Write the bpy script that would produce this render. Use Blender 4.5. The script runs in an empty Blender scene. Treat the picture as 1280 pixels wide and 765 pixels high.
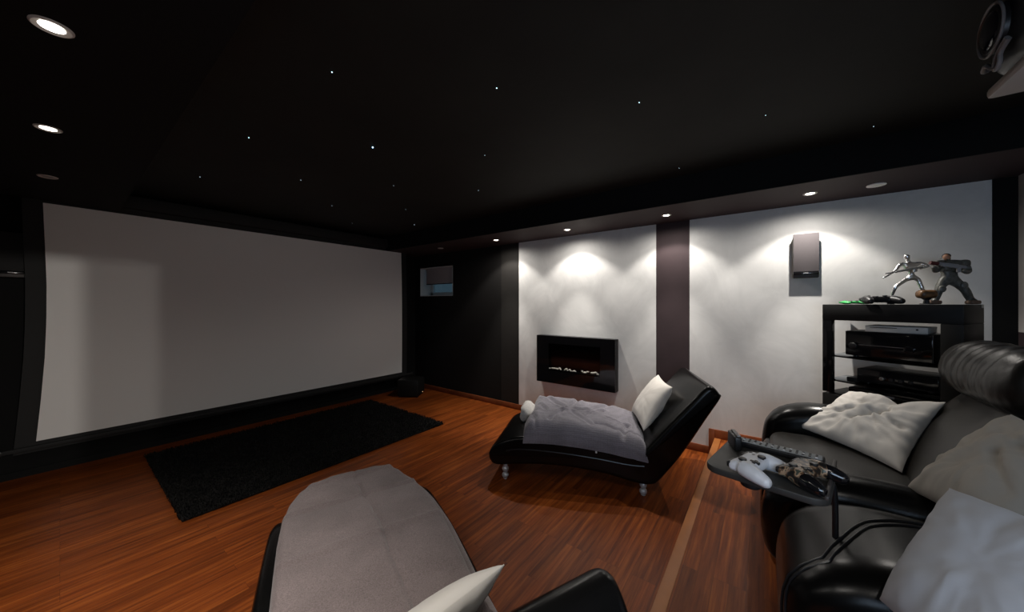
import bpy, bmesh, math, random
from mathutils import Vector, Matrix, noise
from mathutils.bvhtree import BVHTree
random.seed(7)
sc = bpy.context.scene
COL = sc.collection
PI = math.pi
V = Vector

# ------------------------------------------------------------------ materials
def nodes_of(name):
    m = bpy.data.materials.new(name); m.use_nodes = True
    nt = m.node_tree
    return m, nt, nt.nodes['Principled BSDF']

def mat(name, col, rough=.5, metal=0., bump=None, var=None, spec=.5, sheen=0., coat=0., emit=None, estr=0.):
    """bump=(scale,strength,distance,detail); var=(scale,amount)"""
    m, nt, b = nodes_of(name)
    b.inputs['Base Color'].default_value = (*col, 1)
    b.inputs['Roughness'].default_value = rough
    b.inputs['Metallic'].default_value = metal
    b.inputs['Specular IOR Level'].default_value = spec
    b.inputs['Sheen Weight'].default_value = sheen
    b.inputs['Coat Weight'].default_value = coat
    if emit:
        b.inputs['Emission Color'].default_value = (*emit, 1)
        b.inputs['Emission Strength'].default_value = estr
    tc = nt.nodes.new('ShaderNodeTexCoord')
    if var:
        n = nt.nodes.new('ShaderNodeTexNoise'); n.inputs['Scale'].default_value = var[0]; n.inputs['Detail'].default_value = 5
        nt.links.new(tc.outputs['Object'], n.inputs['Vector'])
        mr = nt.nodes.new('ShaderNodeMapRange')
        mr.inputs['From Min'].default_value = .3; mr.inputs['From Max'].default_value = .7
        mr.inputs['To Min'].default_value = 1-var[1]; mr.inputs['To Max'].default_value = 1+var[1]
        nt.links.new(n.outputs['Fac'], mr.inputs['Value'])
        mx = nt.nodes.new('ShaderNodeVectorMath'); mx.operation = 'SCALE'
        mx.inputs[0].default_value = col
        nt.links.new(mr.outputs['Result'], mx.inputs['Scale'])
        nt.links.new(mx.outputs['Vector'], b.inputs['Base Color'])
    if bump:
        n = nt.nodes.new('ShaderNodeTexNoise'); n.inputs['Scale'].default_value = bump[0]
        n.inputs['Detail'].default_value = bump[3] if len(bump) > 3 else 3
        nt.links.new(tc.outputs['Object'], n.inputs['Vector'])
        bp = nt.nodes.new('ShaderNodeBump'); bp.inputs['Strength'].default_value = bump[1]; bp.inputs['Distance'].default_value = bump[2]
        nt.links.new(n.outputs['Fac'], bp.inputs['Height'])
        nt.links.new(bp.outputs['Normal'], b.inputs['Normal'])
    return m

def wood_floor(name):
    m, nt, b = nodes_of(name); L = nt.links.new; N = nt.nodes.new
    tc = N('ShaderNodeTexCoord')
    br = N('ShaderNodeTexBrick')
    br.inputs['Scale'].default_value = 1; br.inputs['Brick Width'].default_value = .95; br.inputs['Row Height'].default_value = .066
    br.inputs['Mortar Size'].default_value = .0006; br.inputs['Mortar Smooth'].default_value = .3; br.offset = .37; br.offset_frequency = 3
    br.inputs['Color1'].default_value = (0, 0, 0, 1); br.inputs['Color2'].default_value = (1, 1, 1, 1); br.inputs['Mortar'].default_value = (.0, .0, .0, 1)
    L(tc.outputs['Object'], br.inputs['Vector'])
    mp = N('ShaderNodeMapping'); mp.inputs['Scale'].default_value = (1.3, 26, 1); L(tc.outputs['Object'], mp.inputs['Vector'])
    # shift the grain from plank to plank
    ad = N('ShaderNodeVectorMath'); ad.operation = 'ADD'
    sc_ = N('ShaderNodeVectorMath'); sc_.operation = 'SCALE'; sc_.inputs['Scale'].default_value = 7
    L(br.outputs['Color'], sc_.inputs[0]); L(mp.outputs['Vector'], ad.inputs[0]); L(sc_.outputs['Vector'], ad.inputs[1])
    ns = N('ShaderNodeTexNoise'); ns.inputs['Scale'].default_value = 1.6; ns.inputs['Detail'].default_value = 6; ns.inputs['Roughness'].default_value = .65
    L(ad.outputs['Vector'], ns.inputs['Vector'])
    r1 = N('ShaderNodeValToRGB')
    e = r1.color_ramp.elements
    e[0].position = .28; e[0].color = (.078, .0138, .0027, 1)
    e[1].position = .74; e[1].color = (.35, .098, .0175, 1)
    k = e.new(.52); k.color = (.205, .046, .0075, 1)
    L(ns.outputs['Fac'], r1.inputs['Fac'])
    mr = N('ShaderNodeMapRange'); mr.inputs['To Min'].default_value = .76; mr.inputs['To Max'].default_value = 1.2
    L(br.outputs['Color'], mr.inputs['Value'])
    s2 = N('ShaderNodeVectorMath'); s2.operation = 'SCALE'
    L(r1.outputs['Color'], s2.inputs[0]); L(mr.outputs['Result'], s2.inputs['Scale'])
    mo = N('ShaderNodeMix'); mo.data_type = 'RGBA'
    mo.inputs[7].default_value = (.05, .013, .005, 1)
    L(br.outputs['Fac'], mo.inputs[0]); L(s2.outputs['Vector'], mo.inputs[6])
    L(mo.outputs[2], b.inputs['Base Color'])
    b.inputs['Roughness'].default_value = .40
    b.inputs['Specular IOR Level'].default_value = .22
    bp = N('ShaderNodeBump'); bp.inputs['Strength'].default_value = .12; bp.inputs['Distance'].default_value = .002
    L(ns.outputs['Fac'], bp.inputs['Height']); L(bp.outputs['Normal'], b.inputs['Normal'])
    return m

def plaster(name):
    """brushed silver-white decorative plaster"""
    m, nt, b = nodes_of(name); L = nt.links.new; N = nt.nodes.new
    tc = N('ShaderNodeTexCoord')
    n1 = N('ShaderNodeTexNoise'); n1.inputs['Scale'].default_value = 2.6; n1.inputs['Detail'].default_value = 8; n1.inputs['Roughness'].default_value = .62; n1.inputs['Distortion'].default_value = 1.4
    L(tc.outputs['Object'], n1.inputs['Vector'])
    r = N('ShaderNodeValToRGB'); e = r.color_ramp.elements
    e[0].position = .3; e[0].color = (.60, .597, .585, 1); e[1].position = .68; e[1].color = (.72, .715, .70, 1)
    L(n1.outputs['Fac'], r.inputs['Fac']); L(r.outputs['Color'], b.inputs['Base Color'])
    mp = N('ShaderNodeMapping'); mp.inputs['Scale'].default_value = (30, 5, 9); L(tc.outputs['Object'], mp.inputs['Vector'])
    n2 = N('ShaderNodeTexNoise'); n2.inputs['Scale'].default_value = 3; n2.inputs['Detail'].default_value = 5
    L(mp.outputs['Vector'], n2.inputs['Vector'])
    bp = N('ShaderNodeBump'); bp.inputs['Strength'].default_value = .12; bp.inputs['Distance'].default_value = .004
    L(n2.outputs['Fac'], bp.inputs['Height']); L(bp.outputs['Normal'], b.inputs['Normal'])
    b.inputs['Roughness'].default_value = .6; b.inputs['Specular IOR Level'].default_value = .3
    return m

def fleece(name, col, scale, honey=True):
    m, nt, b = nodes_of(name); L = nt.links.new; N = nt.nodes.new
    tc = N('ShaderNodeTexCoord')
    if honey:
        t = N('ShaderNodeTexVoronoi'); t.inputs['Scale'].default_value = scale; t.inputs['Randomness'].default_value = .25; out = t.outputs['Distance']
    else:
        t = N('ShaderNodeTexNoise'); t.inputs['Scale'].default_value = scale; t.inputs['Detail'].default_value = 4; out = t.outputs['Fac']
    L(tc.outputs['Object'], t.inputs['Vector'])
    mr = N('ShaderNodeMapRange'); mr.inputs['From Min'].default_value = .0 if honey else .3; mr.inputs['From Max'].default_value = .8 if honey else .7
    mr.inputs['To Min'].default_value = 1.12 if honey else .72; mr.inputs['To Max'].default_value = .72 if honey else 1.25
    L(out, mr.inputs['Value'])
    n2 = N('ShaderNodeTexNoise'); n2.inputs['Scale'].default_value = 5; n2.inputs['Detail'].default_value = 3
    L(tc.outputs['Object'], n2.inputs['Vector'])
    m2 = N('ShaderNodeMapRange'); m2.inputs['From Min'].default_value = .3; m2.inputs['From Max'].default_value = .7; m2.inputs['To Min'].default_value = .86; m2.inputs['To Max'].default_value = 1.12
    L(n2.outputs['Fac'], m2.inputs['Value'])
    mu = N('ShaderNodeMath'); mu.operation = 'MULTIPLY'; L(mr.outputs['Result'], mu.inputs[0]); L(m2.outputs['Result'], mu.inputs[1])
    s = N('ShaderNodeVectorMath'); s.operation = 'SCALE'; s.inputs[0].default_value = col
    L(mu.outputs[0], s.inputs['Scale']); L(s.outputs['Vector'], b.inputs['Base Color'])
    bp = N('ShaderNodeBump'); bp.inputs['Strength'].default_value = .45; bp.inputs['Distance'].default_value = .004; bp.invert = honey
    L(out, bp.inputs['Height']); L(bp.outputs['Normal'], b.inputs['Normal'])
    b.inputs['Roughness'].default_value = .95; b.inputs['Sheen Weight'].default_value = .25; b.inputs['Specular IOR Level'].default_value = .1
    return m

def camo(name):
    m, nt, b = nodes_of(name); L = nt.links.new; N = nt.nodes.new
    tc = N('ShaderNodeTexCoord')
    n = N('ShaderNodeTexNoise'); n.inputs['Scale'].default_value = 45; n.inputs['Detail'].default_value = 1.5
    L(tc.outputs['Object'], n.inputs['Vector'])
    r = N('ShaderNodeValToRGB'); r.color_ramp.interpolation = 'CONSTANT'; e = r.color_ramp.elements
    e[0].position = 0; e[0].color = (.012, .011, .010, 1)
    e[1].position = .44; e[1].color = (.10, .055, .03, 1)
    k = e.new(.52); k.color = (.36, .24, .15, 1)
    k = e.new(.60); k.color = (.06, .07, .055, 1)
    L(n.outputs['Fac'], r.inputs['Fac']); L(r.outputs['Color'], b.inputs['Base Color'])
    b.inputs['Roughness'].default_value = .35
    return m

def glass_dark(name, tint, clear=.75, rough=.03):
    m, nt, b = nodes_of(name); L = nt.links.new; N = nt.nodes.new
    nt.nodes.remove(b)
    out = nt.nodes['Material Output']
    tr = N('ShaderNodeBsdfTransparent'); tr.inputs['Color'].default_value = (*tint, 1)
    gl = N('ShaderNodeBsdfGlossy'); gl.inputs['Roughness'].default_value = rough; gl.inputs['Color'].default_value = (.9, .95, 1, 1)
    fr = N('ShaderNodeFresnel'); fr.inputs['IOR'].default_value = 1.45
    ge = N('ShaderNodeNewGeometry'); iv = N('ShaderNodeMath'); iv.operation = 'SUBTRACT'; iv.inputs[0].default_value = 1
    L(ge.outputs['Backfacing'], iv.inputs[1])
    mu = N('ShaderNodeMath'); mu.operation = 'MULTIPLY'; L(fr.outputs['Fac'], mu.inputs[0]); L(iv.outputs[0], mu.inputs[1])
    mx = N('ShaderNodeMixShader'); L(mu.outputs[0], mx.inputs['Fac']); L(tr.outputs[0], mx.inputs[1]); L(gl.outputs[0], mx.inputs[2])
    L(mx.outputs[0], out.inputs['Surface'])
    return m

M = {}
M['floor'] = wood_floor('merbau_plank_floor')
M['plaster'] = plaster('silver_white_plaster')
M['black_wall'] = mat('black_wall_fabric', (.006, .006, .006), .85, bump=(60, .2, .002), spec=.2)
M['wall_right'] = mat('black_textile_wall', (.0095, .0088, .0085), .8, bump=(90, .2, .002), spec=.2)
M['dark_wall'] = mat('charcoal_wall_covering', (.017, .0155, .014), .7, bump=(120, .2, .002), spec=.25, var=(3, .12))
M['plum'] = mat('plum_wall_covering', (.040, .0265, .029), .7, bump=(120, .25, .002), spec=.25, var=(4, .12))
M['soffit'] = mat('plum_soffit_paint', (.040, .026, .027), .7, spec=.25)
M['ceiling'] = mat('black_ceiling_paint', (.0105, .0105, .0082), .75, spec=.3, bump=(7, .25, .006, 6), var=(1.7, .3))
M['base_wood'] = mat('stained_baseboard_wood', (.20, .055, .018), .4, var=(9, .3))
M['nosing'] = mat('step_nosing_wood', (.36, .125, .032), .42, var=(5, .2))
M['white_paint'] = mat('off_white_paint', (.42, .40, .385), .7)
M['window_white'] = mat('white_window_frame', (.62, .66, .66), .45)
M['blind'] = mat('grey_blind_fabric', (.36, .335, .34), .9, bump=(200, .3, .001))
M['win_glass'] = glass_dark('window_glass', (.8, .9, .95))
M['screen'] = mat('matte_screen_fabric', (.80, .785, .765), .95, spec=.1)
M['screen_black'] = mat('black_screen_border', (.011, .011, .011), .8)
M['black_plastic'] = mat('black_plastic', (.011, .011, .012), .4)
M['gloss_black'] = mat('glossy_black_lacquer', (.006, .006, .007), .14, coat=.4)
M['leather'] = mat('black_leather', (.0035, .0034, .0034), .26, bump=(150, .09, .002, 4), spec=.27)
M['leather_seat'] = mat('black_brown_leather', (.0125, .0103, .0078), .35, bump=(130, .25, .002, 4), spec=.45)
M['piping'] = mat('black_leather_piping', (.012, .012, .014), .3)
M['chrome'] = mat('chrome', (.75, .75, .76), .14, metal=1)
M['leg_silver'] = mat('silver_leg_balls', (.55, .55, .57), .35, metal=.4)
M['satin_black'] = mat('satin_black_lacquer', (.008, .008, .008), .5, spec=.25)
M['satin_metal'] = mat('satin_grey_metal', (.5, .5, .5), .35, metal=1)
M['rug'] = mat('black_shag_pile', (.0075, .007, .0066), .9, spec=.2, var=(14, .5))
M['grey_throw'] = fleece('grey_lilac_quilted_fleece', (.235, .22, .25), 75)
M['taupe_throw'] = fleece('taupe_fleece', (.195, .157, .154), 230, False)
M['white_throw'] = fleece('white_fleece', (.62, .60, .57), 150, False)
M['cushion'] = mat('off_white_cotton', (.64, .605, .56), .9, sheen=.2, bump=(300, .2, .001), spec=.15)
M['cushion_cool'] = mat('daylight_tinted_cotton', (.46, .48, .53), .9, sheen=.2, bump=(300, .2, .001), spec=.15)  # white cotton with the cool daylight cast mixed into its colour
M['cushion_beige'] = mat('beige_cotton', (.42, .385, .335), .9, sheen=.2, bump=(300, .2, .001), spec=.15)
M['firebox'] = mat('black_firebox_lining', (.002, .002, .002), .9, spec=.05)
M['fire_back'] = mat('dark_red_flame_back', (.012, .003, .002), .9, spec=.05)
M['fire_glass'] = glass_dark('fireplace_glass', (.85, .85, .85), rough=.02)
M['pebble'] = mat('white_pebble', (.75, .72, .66), .55, var=(30, .2))
M['speaker_cloth'] = mat('grey_speaker_grille_cloth', (.095, .083, .087), .85, bump=(400, .4, .001))
M['speaker_body'] = mat('dark_brown_speaker_body', (.05, .043, .04), .5)
M['mark'] = mat('pale_lettering', (.55, .55, .55), .5)
M['smoked'] = glass_dark('smoked_shelf_glass', (.08, .08, .08), rough=.04)
M['white_plastic'] = mat('white_plastic', (.66, .67, .70), .35)
M['grey_plastic'] = mat('grey_plastic', (.26, .26, .27), .4)
M['warm_grey_console'] = mat('pale_grey_console_plastic', (.66, .64, .59), .45)
M['green'] = mat('green_plastic', (.03, .30, .07), .4)
M['camo'] = camo('camouflage_plastic')
M['tan'] = mat('tan_leather_ball', (.13, .065, .025), .4, var=(35, .8))
M['bright_chrome'] = mat('polished_silver_figurine', (.80, .80, .80), .30, metal=1, bump=(55, .8, .006, 3))
M['olive'] = mat('olive_black_figurine', (.085, .086, .075), .45, var=(45, .6), bump=(40, .6, .006, 3))
M['olive_grey'] = mat('grey_green_armour_paint', (.13, .13, .115), .4, var=(30, .5))
M['skin'] = mat('skin_tone_paint', (.50, .25, .15), .5)
M['dark_red'] = mat('dark_red_paint', (.10, .02, .018), .45)
M['boot'] = mat('brown_boot_paint', (.15, .09, .06), .6)
M['tray'] = mat('matte_black_tray', (.030, .029, .027), .5, bump=(250, .15, .001))
M['key_grey'] = mat('grey_rubber_keys', (.30, .32, .33), .6)
M['lamp_ring'] = mat('downlight_ring', (.55, .53, .50), .4)
M['lamp_on'] = mat('lit_downlight_lens', (1, 1, 1), .5, emit=(1, .93, .82), estr=14)
M['lamp_off'] = mat('unlit_downlight_lens', (.28, .28, .28), .3)
M['vent_white'] = mat('white_ceiling_disc', (.9, .88, .86), .5)
M['star'] = mat('star_point', (.5, .7, 1), .5, emit=(.55, .8, 1), estr=5)
M['star_bright'] = mat('bright_star_point', (.4, .7, 1), .5, emit=(.35, .7, 1), estr=14)
M['led'] = mat('amber_led', (1, .6, .3), .5, emit=(1, .6, .3), estr=1.2)
M['proj_trim'] = mat('grey_projector_trim', (.22, .20, .19), .4)
M['proj_white'] = mat('pale_projector_underside', (.45, .42, .39), .5)
M['lens'] = mat('projector_lens_glass', (.004, .004, .008), .05, coat=.5)

# ------------------------------------------------------------------ mesh helpers
class MB:
    def __init__(s): s.bm = bmesh.new()
    def _mark(s): return set(s.bm.verts)
    def xform(s, before, mx):
        bmesh.ops.transform(s.bm, matrix=mx, verts=[v for v in s.bm.verts if v not in before]); return s
    def box(s, c, size, bev=0., seg=2, rot=None):
        b0 = s._mark()
        bmesh.ops.create_cube(s.bm, size=1, matrix=Matrix.Diagonal((*size, 1)))
        vs = [v for v in s.bm.verts if v not in b0]
        if bev > 0:
            es = list({e for v in vs for e in v.link_edges})
            bmesh.ops.bevel(s.bm, geom=es, offset=bev, segments=seg, profile=.5, affect='EDGES')
        mx = Matrix.Translation(c) @ (rot.to_4x4() if rot else Matrix())
        return s.xform(b0, mx)
    def rbox(s, c, size, r, n=10, f=None, rot=None):
        """soft rounded box, then deform f(Vector in local)->Vector"""
        tb_ = bmesh.new()
        bmesh.ops.create_cube(tb_, size=2)
        bmesh.ops.subdivide_edges(tb_, edges=tb_.edges[:], cuts=n, use_grid_fill=True)
        h = V(size) / 2
        mx = Matrix.Translation(c) @ (rot.to_4x4() if rot else Matrix())
        for v in tb_.verts:
            # concentrate the loops near the borders
            p = V([math.copysign(1 - (1-min(1, abs(a)))**1.35, a) for a in v.co])
            p = V((p.x*h.x, p.y*h.y, p.z*h.z))
            q = V([max(-(h[i]-r), min(h[i]-r, p[i])) for i in range(3)])
            d = p - q
            if d.length > 1e-9: p = q + d.normalized() * r
            v.co = mx @ (f(p) if f else p)
        tm = bpy.data.meshes.new('tmp'); tb_.to_mesh(tm); tb_.free()
        s.bm.from_mesh(tm); bpy.data.meshes.remove(tm)
        return s
    def cyl(s, p0, p1, r0, r1=None, n=24, bev=0.):
        p0, p1 = V(p0), V(p1); r1 = r0 if r1 is None else r1
        d = p1 - p0; b0 = s._mark()
        bmesh.ops.create_cone(s.bm, cap_ends=True, segments=n, radius1=r0, radius2=r1, depth=d.length)
        if bev > 0:
            vs = [v for v in s.bm.verts if v not in b0]
            es = [e for e in {e for v in vs for e in v.link_edges} if abs(e.verts[0].co.z - e.verts[1].co.z) < 1e-6 and len(e.link_faces) == 2]
            bmesh.ops.bevel(s.bm, geom=es, offset=bev, segments=3, profile=.5, affect='EDGES')
        q = d.to_track_quat('Z', 'Y')
        return s.xform(b0, Matrix.Translation((p0+p1)/2) @ q.to_matrix().to_4x4())
    def ball(s, c, r, scale=(1, 1, 1), u=20, v=12, rot=None):
        b0 = s._mark()
        bmesh.ops.create_uvsphere(s.bm, u_segments=u, v_segments=v, radius=r, matrix=Matrix.Diagonal((*scale, 1)))
        return s.xform(b0, Matrix.Translation(c) @ (rot.to_4x4() if rot else Matrix()))
    def tube(s, pts, r, n=8, closed=False, rs=None):
        pts = [V(p) for p in pts]; k = len(pts); rings = []
        up = V((0, 0, 1)); prev = None
        for i, p in enumerate(pts):
            a = pts[(i-1) % k] if (closed or i > 0) else p
            b = pts[(i+1) % k] if (closed or i < k-1) else p
            t = (b-a).normalized()
            if prev is None:
                x = t.cross(up)
                if x.length < 1e-3: x = t.cross(V((1, 0, 0)))
            else:
                x = prev - t*prev.dot(t)
            x.normalize(); prev = x; y = t.cross(x)
            rr = rs[i] if rs else r
            rings.append([s.bm.verts.new(p + x*math.cos(2*PI*j/n)*rr + y*math.sin(2*PI*j/n)*rr) for j in range(n)])
        for i in range(k if closed else k-1):
            a, b = rings[i], rings[(i+1) % k]
            for j in range(n): s.bm.faces.new((a[j], a[(j+1) % n], b[(j+1) % n], b[j]))
        if not closed:
            s.bm.faces.new(rings[0][::-1]); s.bm.faces.new(rings[-1])
        return s
    def surf(s, fn, nu, nv, cu=False, cv=False):
        g = [[s.bm.verts.new(fn(i/(nu if cu else nu-1), j/(nv if cv else nv-1))) for j in range(nv)] for i in range(nu)]
        for i in range(nu if cu else nu-1):
            for j in range(nv if cv else nv-1):
                s.bm.faces.new((g[i][j], g[(i+1) % nu][j], g[(i+1) % nu][(j+1) % nv], g[i][(j+1) % nv]))
        return s
    def slab(s, top, bot, nu, nv):
        """closed sheet between two surfaces over the unit square"""
        a = [[s.bm.verts.new(top(i/(nu-1), j/(nv-1))) for j in range(nv)] for i in range(nu)]
        b = [[s.bm.verts.new(bot(i/(nu-1), j/(nv-1))) for j in range(nv)] for i in range(nu)]
        for i in range(nu-1):
            for j in range(nv-1):
                s.bm.faces.new((a[i][j], a[i+1][j], a[i+1][j+1], a[i][j+1]))
                s.bm.faces.new((b[i][j+1], b[i+1][j+1], b[i+1][j], b[i][j]))
        loop = [(i, 0) for i in range(nu-1)] + [(nu-1, j) for j in range(nv-1)] + [(i, nv-1) for i in range(nu-1, 0, -1)] + [(0, j) for j in range(nv-1, 0, -1)]
        for q in range(len(loop)):
            (i, j), (k, l) = loop[q], loop[(q+1) % len(loop)]
            s.bm.faces.new((b[i][j], b[k][l], a[k][l], a[i][j]))
        return s
    def prism(s, prof, w0, w1, r=0., n=4, mp=None):
        """closed 2D profile swept along w with rounded rims. mp(u,v,w)->Vector"""
        k = len(prof); P = [V((a, b)) for a, b in prof]
        area = sum(P[i].x*P[(i+1) % k].y - P[(i+1) % k].x*P[i].y for i in range(k))
        if area < 0: P.reverse()
        nr = []
        for i in range(k):
            e1 = (P[i]-P[i-1]).normalized(); e2 = (P[(i+1) % k]-P[i]).normalized()
            nn = V((-e1.y-e2.y, e1.x+e2.x))
            nr.append(nn.normalized() if nn.length > 1e-6 else V((-e2.y, e2.x)))
        st = []
        if r > 0:
            for q in range(n+1):
                a = PI/2*q/n; st.append((w0 + r*(1-math.sin(a)), r*(1-math.cos(a))))
            st.reverse()
            st = [(w0 + r*(1-math.cos(PI/2*q/n)), r*(1-math.sin(PI/2*q/n))) for q in range(n+1)]
            st += [(w1 - (a - w0), b) for a, b in st[::-1]]
        else:
            st = [(w0, 0), (w1, 0)]
        mp = mp or (lambda u, v, w: V((w, u, v)))
        rings = [[s.bm.verts.new(mp(*(P[i]+nr[i]*d), w)) for i in range(k)] for w, d in st]
        for a, b in zip(rings, rings[1:]):
            for i in range(k): s.bm.faces.new((a[i], a[(i+1) % k], b[(i+1) % k], b[i]))
        s.bm.faces.new(rings[0][::-1]); s.bm.faces.new(rings[-1])
        return s
    def build(s, name, m, parent=None, smooth=True, angle=40):
        me = bpy.data.meshes.new(name)
        bmesh.ops.recalc_face_normals(s.bm, faces=s.bm.faces[:])
        if smooth:
            ca = math.radians(angle)
            for f in s.bm.faces: f.smooth = True
            for e in s.bm.edges:
                if len(e.link_faces) == 2 and e.calc_face_angle(0) > ca: e.smooth = False
        s.bm.to_mesh(me); s.bm.free()
        me.materials.append(m)
        o = bpy.data.objects.new(name, me); COL.objects.link(o)
        if parent: o.parent = parent
        return o

def thing(name, label, cat, loc=(0, 0, 0), rz=0., group=None):
    o = bpy.data.objects.new(name, None); COL.objects.link(o)
    o.empty_display_size = .05; o.location = loc; o.rotation_euler = (0, 0, rz)
    o['label'] = label; o['category'] = cat
    if group: o['group'] = group
    return o
def tag(o, label, cat, group=None):
    o['label'] = label; o['category'] = cat
    if group: o['group'] = group
    return o
def struct(o, label=None):
    o['kind'] = 'structure'
    if label: o['label'] = label
    return o
def dup(root, loc, rz, label, group=None):
    r = root.copy(); COL.objects.link(r); r.location = loc; r.rotation_euler = (0, 0, rz); r['label'] = label
    if group: r['group'] = group
    for ch in list(root.children):
        c = ch.copy(); COL.objects.link(c); c.parent = r
        for g in list(ch.children):
            d = g.copy(); COL.objects.link(d); d.parent = c
    return r

def cat_interp(pts, n):
    """catmull-rom through pts (open), n samples per span"""
    P = [V(p) for p in pts]; out = []
    for i in range(len(P)-1):
        p0, p1, p2, p3 = P[max(i-1, 0)], P[i], P[i+1], P[min(i+2, len(P)-1)]
        for q in range(n):
            t = q/n
            out.append(.5*((2*p1)+(-p0+p2)*t+(2*p0-5*p1+4*p2-p3)*t*t+(-p0+3*p1-3*p2+p3)*t**3))
    out.append(P[-1]); return out
def chaikin(pts, n=2, closed=True):
    P = [V(p) for p in pts]
    for _ in range(n):
        Q = []
        for i in range(len(P) if closed else len(P)-1):
            a, b = P[i], P[(i+1) % len(P)]
            Q += [a*.75+b*.25, a*.25+b*.75]
        P = Q if closed else [P[0]]+Q+[P[-1]]
    return P
def nz(p, s, o=0.): return noise.noise(V((p[0]*s+o, p[1]*s-o*.7, p[2]*s+o*1.3)))
def ridge(p, s, o=0.): return 1-abs(nz(p, s, o))*2

# ------------------------------------------------------------------ room shell
XW = 3.92       # right-hand wall (plaster panels stand 2 cm proud at 3.90)
YF, YB, XL = 5.15, -1.384, -.42
ZC, ZS = 2.60, 2.37
YSTEP, PZ = .395, .17

def sbox(name, lo, hi, m, label=None, bev=0.):
    c = [(a+b)/2 for a, b in zip(lo, hi)]; s = [b-a for a, b in zip(lo, hi)]
    return struct(MB().box(c, s, bev).build(name, m, smooth=bev > 0), label)

sbox('floor', (XL-.3, YSTEP-.02, -.1), (XW+.3, YF+.3, 0), M['floor'], 'reddish brown wood plank floor of the room')
sbox('floor_raised', (XL-.3, YB-.3, -.1), (XW+.3, YSTEP-.055, PZ), M['floor'], 'raised wood plank platform under the recliners')
sbox('trim_1', (XL-.3, YSTEP-.055, 0), (XW-.001, YSTEP, PZ+.002), M['nosing'], 'orange wood nosing along the platform edge', .004)
# right wall, with the hole for the small window (y 4.16-5.01, z 1.65-2.16)
WY0, WY1, WZ0, WZ1 = 4.157, 5.01, 1.638, 2.145
mb = MB()
for lo, hi in (((XW, YB-.3, -.1), (XW+.3, WY0, ZC)), ((XW, WY1, -.1), (XW+.3, YF+.3, ZC)), ((XW, WY0, -.1), (XW+.3, WY1, WZ0)), ((XW, WY0, WZ1), (XW+.3, WY1, ZC))):
    mb.box([(a+b)/2 for a, b in zip(lo, hi)], [b-a for a, b in zip(lo, hi)])
struct(mb.build('wall_right', M['wall_right'], smooth=False), 'black right-hand wall behind the plaster panels')
sbox('wall_front', (XL-.3, YF, -.1), (XW+.3, YF+.2, ZC), M['black_wall'], 'black wall behind the projection screen')
sbox('wall_left', (XL-.2, YB-.3, -.1), (XL, YF, ZC), M['black_wall'], 'black left-hand wall')
DX = .30     # the doorway in the rear wall runs from the left wall to here
mb = MB()
for lo, hi in (((DX, YB-.12, -.1), (XW+.1, YB, 1.31)), ((XL-.2, YB-.12, 2.242), (DX, YB, ZC))):
    mb.box([(a+b)/2 for a, b in zip(lo, hi)], [b-a for a, b in zip(lo, hi)])
struct(mb.build('wall_back', M['plum'], smooth=False), 'dark rear wall behind the recliners')
sbox('wall_back_upper', (DX, YB-.12, 1.31), (XW+.1, YB, ZC), M['white_paint'], 'off-white upper part of the rear wall')
sbox('ceiling', (XL-.3, YB-.3, ZC), (XW+.3, YF+.3, ZC+.1), M['ceiling'], 'black ceiling with tiny star lights')
sbox('trim_9', (3.198, YB, ZS), (3.21, YF, ZC), M['black_wall'], 'black upright face of the right soffit')
sbox('trim_2', (3.21, YB, ZS), (XW, YF, ZC), M['soffit'], 'dark plum dropped soffit above the plaster wall')
sbox('trim_3', (XL, YB, ZS), (.335, 4.84, ZC), M['black_wall'], 'black dropped soffit along the left wall')
sbox('trim_4', (3.90, .947, .0), (XW, 2.79, ZS), M['plaster'], 'silver white plaster panel behind the fireplace')
sbox('trim_5', (3.90, -1.277, .0), (XW, .618, ZS), M['plaster'], 'silver white plaster panel behind the media rack')
sbox('trim_6', (3.906, .618, .0), (XW, .947, ZS), M['plum'], 'plum stripe between the two plaster panels')
sbox('trim_7', (3.895, YB, PZ), (XW, -1.277, ZS), M['black_wall'], 'black upright strip in the rear corner')
sbox('trim_8', (3.912, 2.79, .0), (XW, 3.12, ZS), M['dark_wall'], 'charcoal wall section left of the plaster panel')
# baseboards in stained wood along the right wall
sbox('baseboard_right', (3.886, .445, 0), (3.902, YF, .075), M['base_wood'], 'reddish wood baseboard along the right wall', .003)
sbox('baseboard_right_step', (3.886, YSTEP-.0, 0), (3.902, .445, PZ+.085), M['base_wood'], 'upright end of baseboard at the step', .003)
sbox('baseboard_right_upper', (3.886, -1.277, PZ), (3.902, YSTEP, PZ+.085), M['base_wood'], 'reddish wood baseboard above the platform', .003)
sbox('baseboard_front', (XL, YF-.012, 0), (XW, YF, .06), M['black_wall'], 'black baseboard under the screen')

# window: white lined recess, frame, pane and roller blind
w = bpy.data.objects.new('window_1', None); COL.objects.link(w); w.location = (XW, (WY0+WY1)/2, WZ0); struct(w, 'small recessed window near the front corner')
hy, hz = (WY1-WY0)/2, WZ1-WZ0
mb = MB()
mb.box((.14, hy-.006, hz/2), (.28, .012, hz)).box((.14, -hy+.006, hz/2), (.28, .012, hz)).box((.14, 0, .006), (.28, 2*hy, .012)).box((.14, 0, hz-.006), (.28, 2*hy, .012))
struct(mb.build('window_reveal', M['window_white'], w, smooth=False))
mb = MB(); fx = .255
for c, s in (((fx, hy-.045, hz/2), (.05, .06, hz-.03)), ((fx, -hy+.045, hz/2), (.05, .06, hz-.03)), ((fx, 0, .045), (.05, 2*hy-.03, .06)), ((fx, 0, hz-.045), (.05, 2*hy-.03, .06))):
    mb.box(c, s, .006)
struct(mb.build('window_frame', M['window_white'], w))
struct(MB().box((fx+.005, 0, hz/2), (.006, 2*hy-.12, hz-.12)).build('window_pane', M['win_glass'], w, smooth=False))
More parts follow.
